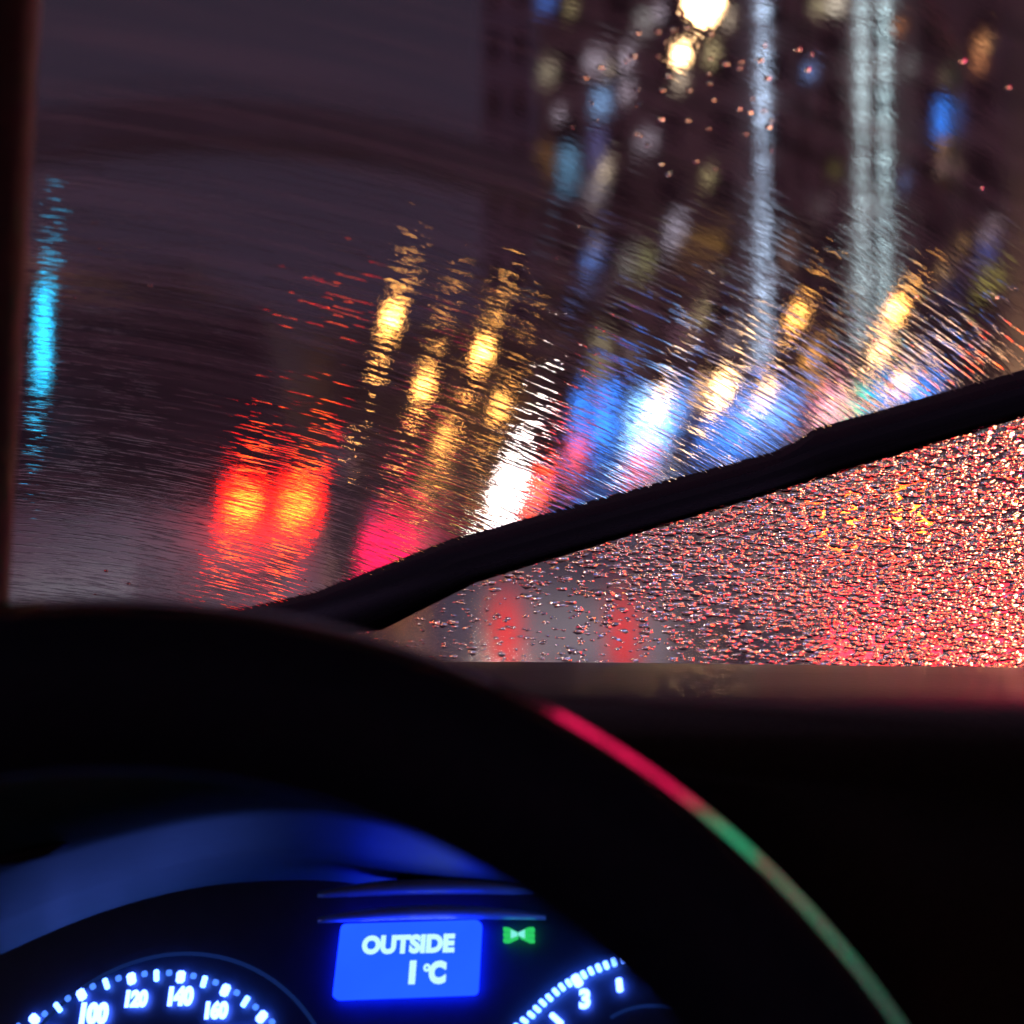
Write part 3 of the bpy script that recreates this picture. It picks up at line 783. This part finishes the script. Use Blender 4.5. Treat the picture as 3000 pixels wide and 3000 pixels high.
def clear_glass():
    m = bpy.data.materials.new('windscreen_inside'); m.use_nodes = True
    nt = m.node_tree
    for n in list(nt.nodes): nt.nodes.remove(n)
    out = nt.nodes.new('ShaderNodeOutputMaterial'); g = nt.nodes.new('ShaderNodeBsdfRefraction')
    g.inputs['IOR'].default_value = 1.33; g.inputs['Roughness'].default_value = 0.0
    nt.links.new(g.outputs[0], out.inputs[0]); return m
bm = bmesh.new()
box(bm, (0.22, 0.36, -0.0025), (1.5, 0.84, 0.005))
bm.normal_update()
for f in bm.faces: f.material_index = 0 if f.normal.z > 0.5 else 1
interior('windscreen', bm, [wet_glass(), clear_glass()], None, False, MW)

# --- wiper, lying on the outside of the pane
wiper = empty('wiper'); wiper.parent = carroot; bpy.context.view_layer.update(); wiper.matrix_world = MW
def wpoly(name, top, bot, h0, h1, m, par):
    """a bar on the pane given by its upper and lower edge (frame pixels read on the pane at height h0)"""
    bm = bmesh.new()
    t = [on_screen(a, b, h0) for a, b in top]; b_ = [on_screen(a, b, h0) for a, b in bot]
    n = len(t); cs = []
    for i in range(n):
        A = Vector((t[i][0], t[i][1])); B = Vector((b_[i][0], b_[i][1]))
        sec = []
        for (f, hh) in ((0, h0), (0.0, h0 + (h1 - h0) * .6), (.22, h1), (.78, h1), (1.0, h0 + (h1 - h0) * .6), (1.0, h0)):
            q = A.lerp(B, f); sec.append(bm.verts.new((q.x, q.y, hh)))
        cs.append(sec)
    for i in range(n - 1):
        for k in range(6):
            bm.faces.new((cs[i][k], cs[i + 1][k], cs[i + 1][(k + 1) % 6], cs[i][(k + 1) % 6]))
    bm.faces.new(cs[0]); bm.faces.new(cs[-1][::-1])
    bmesh.ops.recalc_face_normals(bm, faces=bm.faces)
    o = link(name, bm, m); o.parent = par; o.matrix_parent_inverse = Matrix.Identity(4)
    return o
# blade: rubber lip, then spine, then arm with its joint
UP = [(560, 1822), (932, 1738), (1320, 1586), (1661, 1492), (2003, 1402), (2290, 1326), (2335, 1302), (2385, 1264), (2640, 1194), (2873, 1128), (3150, 1052)]
LO = [(900, 1850), (1118, 1832), (1397, 1692), (1661, 1610), (1870, 1548), (2080, 1485), (2290, 1422), (2490, 1361), (2690, 1300), (2890, 1240), (3150, 1160)]
def edge(f, d):
    n = len(UP); return [(UP[i][0] + (LO[i][0] - UP[i][0]) * f, UP[i][1] + (LO[i][1] - UP[i][1]) * f + d) for i in range(n)]
wpoly('rubber_lip', edge(.78, 0), edge(1.0, 0), 0.001, 0.005, M['wiperrubber'], wiper)
wpoly('blade_spine', edge(.40, 0), edge(.84, 0), 0.006, 0.011, M['wiperblack'], wiper)
wpoly('arm', edge(0, 0), edge(.50, 0), 0.012, 0.018, M['wiperblack'], wiper)

# --- dipped headlamps at the nose
for hx in (-0.15, 1.0):
    ld = bpy.data.lights.new('headlamp', 'SPOT'); ld.energy = HEAD; ld.color = (0.82, 0.86, 1.0); ld.spot_size = R(40); ld.spot_blend = 0.5; ld.shadow_soft_size = 0.06
    lo = bpy.data.objects.new('headlamp', ld); col.objects.link(lo); lo.parent = carroot
    lo.location = Vector((hx, 2.3, 0.66)) - BASE; lo.rotation_euler = (R(81.5), 0, R(4))

# --- dashboard: profile swept across the cabin
prof = [(1.02, -.13), (0.985, -.072), (0.975, -.0685), (0.93, -.0655), (0.91, -.0640), (0.88, -.0655), (0.85, -.0675), (0.82, -.0697), (0.80, -.0740), (0.787, -.083), (0.775, -.10), (0.765, -.16), (0.75, -.30), (0.74, -.5), (1.02, -.5)]
bm = bmesh.new(); rows = []
XS = [-0.75 + i * 0.05 for i in range(37)]
for x in XS:
    t = 0.004 * math.sin(x * 6) if x > .1 else 0
    lift = -0.0 if x > -0.03 else 0.0
    rec = min(1, max(0, (0.085 - x) / 0.02))
    rows.append([bm.verts.new(CF(x, (y if z > -.11 else y + (0.955 - y) * rec), z - 0.003 * max(0, x - 0.02) * 4 + lift)) for y, z in prof])
for i in range(len(rows) - 1):
    for k in range(len(prof) - 1):
        bm.faces.new((rows[i][k], rows[i][k + 1], rows[i + 1][k + 1], rows[i + 1][k]))
bmesh.ops.recalc_face_normals(bm, faces=bm.faces)
dash = interior('dashboard', bm, M['dash'], None, True)

# --- pillar and door edge at the left
bm = bmesh.new()
pts = []
for k in range(9):
    py = -400 + k * 330
    pts.append(py)
def pil(px, py, d): return P(px, py, d)
Lr = []
for py in pts:
    d = 0.60 - (2240 - py) / 2640 * 0.14
    e = 118 - 0.052 * py
    Lr.append([bm.verts.new(P(e, py, d)), bm.verts.new(P(e - 18, py, d - .012)), bm.verts.new(P(e - 60, py, d - .02)), bm.verts.new(P(-900, py, d - .03)), bm.verts.new(P(-900, py, d + .04)), bm.verts.new(P(e - 8, py, d + .03))])
for i in range(len(Lr) - 1):
    for k in range(6): bm.faces.new((Lr[i][k], Lr[i + 1][k], Lr[i + 1][(k + 1) % 6], Lr[i][(k + 1) % 6]))
bm.faces.new(Lr[0]); bm.faces.new(Lr[-1][::-1]); bmesh.ops.recalc_face_normals(bm, faces=bm.faces)
interior('pillar', bm, M['pillar'], None, True)
# --- roof lining, closes the cabin above
bm = bmesh.new(); box(bm, (0.3, 0.35, 1.62), (1.9, .9, .04), .02); interior('roof_lining', bm, M['pillar'])
bm = bmesh.new(); box(bm, (0.3, -0.7, 0.95), (1.9, .06, 1.3), .02); interior('rear_wall', bm, M['pillar'])

# --- steering wheel
TRIM = 34
wc = Vector((-0.08026, 0.38506, -0.19692)); tl = 0.36941; yw = 0.08409
ax = Vector((math.cos(yw), math.sin(yw), 0)); ay = Vector((-math.sin(yw) * math.sin(tl), math.cos(yw) * math.sin(tl), math.cos(tl))); an = ax.cross(ay)
MWH = Matrix.Translation(CF(*wc)) @ Matrix((RC @ ax, RC @ ay, RC @ an)).transposed().to_4x4()
sw = empty('steering_wheel'); sw.parent = carroot; bpy.context.view_layer.update(); sw.matrix_world = MWH
def torus(bm, R0, ra, rb, n=160, m=20, a0=0, a1=2 * math.pi, off=0.0):
    rings = []
    full = abs(a1 - a0 - 2 * math.pi) < 1e-6
    for i in range(n + (0 if full else 1)):
        a = a0 + (a1 - a0) * i / n
        rings.append([bm.verts.new(((R0 + ra * math.cos(2 * math.pi * k / m)) * math.cos(a), (R0 + ra * math.cos(2 * math.pi * k / m)) * math.sin(a), off + rb * math.sin(2 * math.pi * k / m))) for k in range(m)])
    c = len(rings)
    for i in range(c if full else c - 1):
        for k in range(m):
            f = bm.faces.new((rings[i][k], rings[(i + 1) % c][k], rings[(i + 1) % c][(k + 1) % m], rings[i][(k + 1) % m])); f.smooth = True
bm = bmesh.new(); torus(bm, 0.1720, 0.0178, 0.0165); o = link('rim', bm, M['leather']); o.parent = sw
bm = bmesh.new()
def tp(f, rr, a):
    q = 0.172 + rr * math.cos(R(f)); return Vector((q * math.cos(a), q * math.sin(a), rr * math.sin(R(f))))
rs = [[bm.verts.new(tp(f, rr, R(-30 + 180 * i / 150))) for f, rr in ((TRIM - 6, .0189), (TRIM + 6, .0189), (TRIM + 9, .0168), (TRIM - 9, .0168))] for i in range(151)]
for i in range(150):
    for k in range(4): bm.faces.new((rs[i][k], rs[i + 1][k], rs[i + 1][(k + 1) % 4], rs[i][(k + 1) % 4]))
bmesh.ops.recalc_face_normals(bm, faces=bm.faces)
o = link('trim_ring', bm, M['gloss']); o.parent = sw
bm = bmesh.new(); lathe(bm, [(0, .03), (.05, .028), (.075, .015), (.08, -.01), (.06, -.04), (0, -.05)], 40, (0, -0.03, -0.03)); o = link('hub', bm, M['leather'], None, True); o.parent = sw
for a in (200, 340, 270):
    bm = bmesh.new(); c, s = math.cos(R(a)), math.sin(R(a))
    tube(bm, [(c * .06, -.03 + s * .06, -.03), (c * .12, s * .12 - .015, -.02), (c * .165, s * .165, -.003)], [.022, .016, .012], 12); o = link('spoke', bm, M['leather']); o.parent = sw

# --- instrument cluster
cl = empty('instrument_cluster'); cl.parent = carroot
# face plane: from the slanted screen edges; right side a little nearer, top leaning away
e1 = Vector((0.955, -0.28, 0.030)).normalized()
e2 = Vector((0.10, 0.0, 0.86)); e2 = Vector((e2.x, 0.0, e2.z))
e2.y = -(e1.x * e2.x + e1.z * e2.z) / e1.y
e2.normalize(); en = e1.cross(e2)      # towards the driver
if en.y > 0: en = -en
CC = Vector(((1200 - 1500) / F * .77, .77, (1500 - 2820) / F * .77))
CM = Matrix.Translation(CF(*CC)) @ Matrix((RC @ e1, RC @ e2, RC @ e1.cross(e2))).transposed().to_4x4()
bpy.context.view_layer.update(); cl.matrix_world = CM
SN = 1.0 if e1.cross(e2).y < 0 else -1.0
def fp(px, py, off=0.0):
    """frame pixel -> plane coordinates on the cluster face"""
    r = Vector(((px - 1500) / F, 1, (1500 - py) / F)); n = e1.cross(e2); o = CC + n * (off * SN)
    t = o.dot(n) / r.dot(n); q = r * t - CC
    return Vector((q.dot(e1), q.dot(e2)))
def child(name, bm, m, par=None, smooth=False):
    o = link(name, bm, m, None, smooth); o.parent = par or cl; return o
def cprism(bm, pix, h0, h1, mi=0):
    q = [fp(a, b) for a, b in pix]; prism(bm, [(v.x, v.y) for v in q], h0 * SN, h1 * SN, lambda a, b, h: Vector((a, b, h)), mi)
bm = bmesh.new()
cprism(bm, [(-400, 2480), (500, 2480), (900, 2500), (1600, 2560), (2200, 2700), (2600, 3600), (-400, 3600)], -0.03, 0.0)
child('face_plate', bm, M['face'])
# display
def rrect(cx4, r=10, n=4):
    out = []
    for i in range(4):
        p = Vector(cx4[i]); a = (Vector(cx4[i - 1]) - p).normalized(); b = (Vector(cx4[(i + 1) % 4]) - p).normalized()
        for k in range(n + 1):
            t = k / n; out.append(tuple(p + a * r * (1 - t) ** 2 + b * r * t ** 2))
    return out
disp = rrect([(1010, 2716), (1416, 2704), (1404, 2918), (984, 2934)], 16)
bm = bmesh.new(); cprism(bm, disp, 0.001, 0.004)
display = child('display', bm, M['screen'])
def text_mesh(bm, s, height, origin, ang=0.0, sx=1.0, shear=0.0, bold=0.0, off=0.0045, align='CENTER', space=1.0, mi=0):
    cu = bpy.data.curves.new('lettering', 'FONT'); cu.body = s; cu.align_x = align; cu.align_y = 'CENTER'; cu.size = 1.0
    cu.offset = bold; cu.extrude = 0.02; cu.shear = shear; cu.resolution_u = 4; cu.space_character = space
    ob = bpy.data.objects.new('lettering', cu); col.objects.link(ob)
    dg = bpy.context.evaluated_depsgraph_get(); me = bpy.data.meshes.new_from_object(ob.evaluated_get(dg))
    b = bmesh.new(); b.from_mesh(me)
    bmesh.ops.transform(b, matrix=Matrix.Translation((origin.x, origin.y, off * SN)) @ Matrix.Rotation(ang, 4, 'Z') @ Matrix.Diagonal((height * sx, height, height * .2, 1)), verts=b.verts)
    merge(bm, b, mi)
    bpy.data.objects.remove(ob); bpy.data.meshes.remove(me); bpy.data.curves.remove(cu)
U = (fp(1300, 2820) - fp(1200, 2820)).length / 100      # metres per frame pixel on the face
ta = (fp(1330, 2774) - fp(1080, 2780)); tang = math.atan2(ta.y, ta.x)
bm = bmesh.new()
text_mesh(bm, 'OUTSIDE', 66 * U, fp(1206, 2779), tang, 0.98, 0.0, 0.06, space=1.02)
text_mesh(bm, '1', 80 * U, fp(1219, 2862), tang, 0.95, 0, 0.075)
text_mesh(bm, 'C', 78 * U, fp(1292, 2862), tang, 0.85, 0, 0.07)
text_mesh(bm, 'o', 40 * U, fp(1262, 2842), tang, 0.9, 0, 0.05)
child('lettering', bm, M['text'], display)

# gauges
def tick(bm, px, py, cpx, cpy, w, l, mi=0):
    p = fp(px, py); c = fp(cpx, cpy); a = math.atan2(p.y - c.y, p.x - c.x)
    b = bmesh.new(); bmesh.ops.create_cube(b, size=1.0); bmesh.ops.scale(b, vec=(l * U * 1.12, w * U * 1.15, .0014), verts=b.verts)
    bmesh.ops.bevel(b, geom=b.edges[:], offset=min(w, l) * U * .2, segments=2, affect='EDGES')
    bmesh.ops.transform(b, matrix=Matrix.Translation((p.x, p.y, .0018 * SN)) @ Matrix.Rotation(a, 4, 'Z'), verts=b.verts)
    merge(bm, b, mi)
spd = empty('speedometer'); spd.parent = cl
SC = (470, 3350)
bm = bmesh.new()
maj = [(107, 2990), (245, 2918), (391, 2871), (535, 2866), (665, 2905), (772, 2983)]
mid = [(176, 2955), (317, 2886), (464, 2862), (603, 2880), (724, 2938)]
mnr = [(137, 2974), (205, 2929), (278, 2894), (353, 2870), (429, 2857), (501, 2854), (572, 2863), (637, 2882), (699, 2912), (754, 2954), (802, 2998), (60, 3010)]
for p in maj: tick(bm, *p, *SC, 24, 32, 0)
for p in mid: tick(bm, *p, *SC, 13, 30, 1)
for p in mnr: tick(bm, *p, *SC, 15, 15, 2)
child('scale_marks', bm, [M['lednum'], M['ledblue'], M['leddim']], spd)
bm = bmesh.new()
for s, a, b, h in (('80', 150, 3040, 56), ('100', 277, 2976, 66), ('120', 402, 2932, 52), ('140', 531, 2925, 58), ('160', 636, 2966, 52), ('180', 700, 3040, 52)):
    text_mesh(bm, s, h * U * 1.15, fp(a, b), tang, 0.84, 0, 0.082, off=.0018, space=.97)
child('numbers', bm, M['lednum'], spd)
def arc(bm, cpx, cpy, r, a0, a1, w, n=48, h=.0012):
    c = fp(cpx, cpy); ps = []
    for i in range(n + 1):
        a = R(a0 + (a1 - a0) * i / n); d = Vector((math.cos(a), math.sin(a)))
        ps.append((c + d * (r - w / 2) * U, c + d * (r + w / 2) * U))
    for i in range(n):
        v = [bm.verts.new((q.x, q.y, h * SN)) for q in (ps[i][0], ps[i][1], ps[i + 1][1], ps[i + 1][0])]
        bm.faces.new(v)
bm = bmesh.new()
c = fp(*SC); rp = (fp(470, 2845) - c).length / U
arc(bm, *SC, rp + 42, 20, 160, 12)
child('glow_ring', bm, M['ledring'], spd)
tac = empty('tachometer'); tac.parent = cl
TCN = (1960, 3290)
bm = bmesh.new()
for p in [(1520, 3012), (1540, 2994), (1560, 2977), (1577, 2960), (1594, 2942), (1613, 2927), (1632, 2910), (1650, 2896), (1670, 2884), (1714, 2860), (1735, 2849), (1757, 2840), (1779, 2832), (1801, 2824), (1825, 2818)]:
    tick(bm, *p, *TCN, 11, 20, 1)
tick(bm, 1850, 2812, *TCN, 8, 8, 2)
tick(bm, 1694, 2877, *TCN, 22, 34, 0)
tick(bm, 1818, 2890, 1850, 3200, 15, 34, 0); tick(bm, 1634, 2990, *TCN, 14, 40, 0)
child('scale_marks', bm, [M['lednum'], M['ledblue'], M['leddim']], tac)
bm = bmesh.new()
text_mesh(bm, '3', 68 * U, fp(1717, 2933), tang + .05, .95, 0, .06, off=.0018)
child('number', bm, M['lednum'], tac)
bm = bmesh.new()
text_mesh(bm, '4', 44 * U, fp(1914, 2880), tang - .5, .9, 0, .02, off=.0018)
child('number', bm, M['ledblue'], tac)
bm = bmesh.new(); arc(bm, 1900, 3170, 200, 50, 125, 10)
child('glow_ring', bm, M['ledring'], tac)
# side lamp tell-tale
bm = bmesh.new()
for s in (-1, 1):
    cprism(bm, [(1525 + s * 4, 2745 - 8), (1525 + s * 26, 2745 - 20), (1525 + s * 28, 2745 + 20), (1525 + s * 4, 2745 + 9)][::s], .001, .003, 0)
    cprism(bm, [(1525 + s * 2, 2745 - 4), (1525 + s * 20, 2745 - 12), (1525 + s * 20, 2745 + 12), (1525 + s * 2, 2745 + 5)][::s], .0033, .004, 1)
    for k in (-16, 0, 16):
        cprism(bm, [(1525 + s * 28, 2745 + k - 5), (1525 + s * 44, 2745 + k - 6), (1525 + s * 44, 2745 + k + 5), (1525 + s * 28, 2745 + k + 5)][::s], .001, .003, 0)
child('indicator_lamp', bm, [M['green'], M['greenwhite']])
# binnacle: stepped hood above the display
def hood_strip(name, pix_d, m, thick=.004):
    """rows of camera-frame points given as (px, py, depth) polylines"""
    bm = bmesh.new(); rows = [[bm.verts.new(P(*q)) for q in row] for row in pix_d]
    for i in range(len(rows) - 1):
        for k in range(len(rows[0]) - 1): bm.faces.new((rows[i][k], rows[i][k + 1], rows[i + 1][k + 1], rows[i + 1][k]))
    o = link(name, bm, m, None, True); o.parent = cl; bpy.context.view_layer.update(); o.matrix_world = Matrix.Identity(4)
    md = o.modifiers.new('thick', 'SOLIDIFY'); md.thickness = thick; md.offset = 0
    return o
kx = [-300, 0, 300, 600, 900, 1100, 1300, 1500, 1700, 1900]
kl = [2500, 2424, 2350, 2295, 2280, 2310, 2370, 2440, 2540, 2680]
kb = [2930, 2780, 2655, 2580, 2562, 2578, 2586, 2594, 2640, 2740]
def cr(ks, t):     # smooth curve through the control values
    i = min(max(int(t), 0), len(ks) - 2); f = t - i
    a, b, c, d = ks[max(i - 1, 0)], ks[i], ks[i + 1], ks[min(i + 2, len(ks) - 1)]
    return 0.5 * (2 * b + (c - a) * f + (2 * a - 5 * b + 4 * c - d) * f * f + (3 * b - a - 3 * c + d) * f ** 3)
tt = [i * 9 / 45 for i in range(46)]
xs = [cr(kx, t) for t in tt]; lip = [cr(kl, t) for t in tt]; back = [cr(kb, t) for t in tt]
def row(f, ds): return [(xs[i], lip[i] + (back[i] - lip[i]) * f, ds) for i in range(len(xs))]
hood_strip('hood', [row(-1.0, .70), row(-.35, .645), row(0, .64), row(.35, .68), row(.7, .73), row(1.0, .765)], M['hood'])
# two raised ridges between hood and display
def ridge(py, x0, x1, d, h):
    rows_ = []
    for dy, dd in ((-h * .5 - 3, .004), (-h * .5, -.0035), (-h * .2, -.0035), (h * .5, .0005), (h * .5 + 2, .006)):
        rows_.append([(x0 + (x1 - x0) * i / 20, py + dy * (.15 + .85 * math.sin(math.pi * (i + .3) / 20.6) ** .6) - 5 + 20 * (2 * i / 20 - 1) ** 2 - 8 * i / 20, d + dd) for i in range(21)])
    hood_strip('ridge', rows_, M['ridge'], .0006)
bm = bmesh.new(); tube(bm, [P(-80, 2528, .664), P(-30, 2518, .663), P(60, 2505, .662), P(140, 2488, .662), P(200, 2470, .663)], [.0004, .0022, .0030, .0022, .0004], 14)
o = link('slot', bm, M['trim'], None, True); o.parent = cl; bpy.context.view_layer.update(); o.matrix_world = Matrix.Identity(4)
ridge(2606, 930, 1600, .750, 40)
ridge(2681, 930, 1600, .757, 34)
bpy.context.view_layer.update()
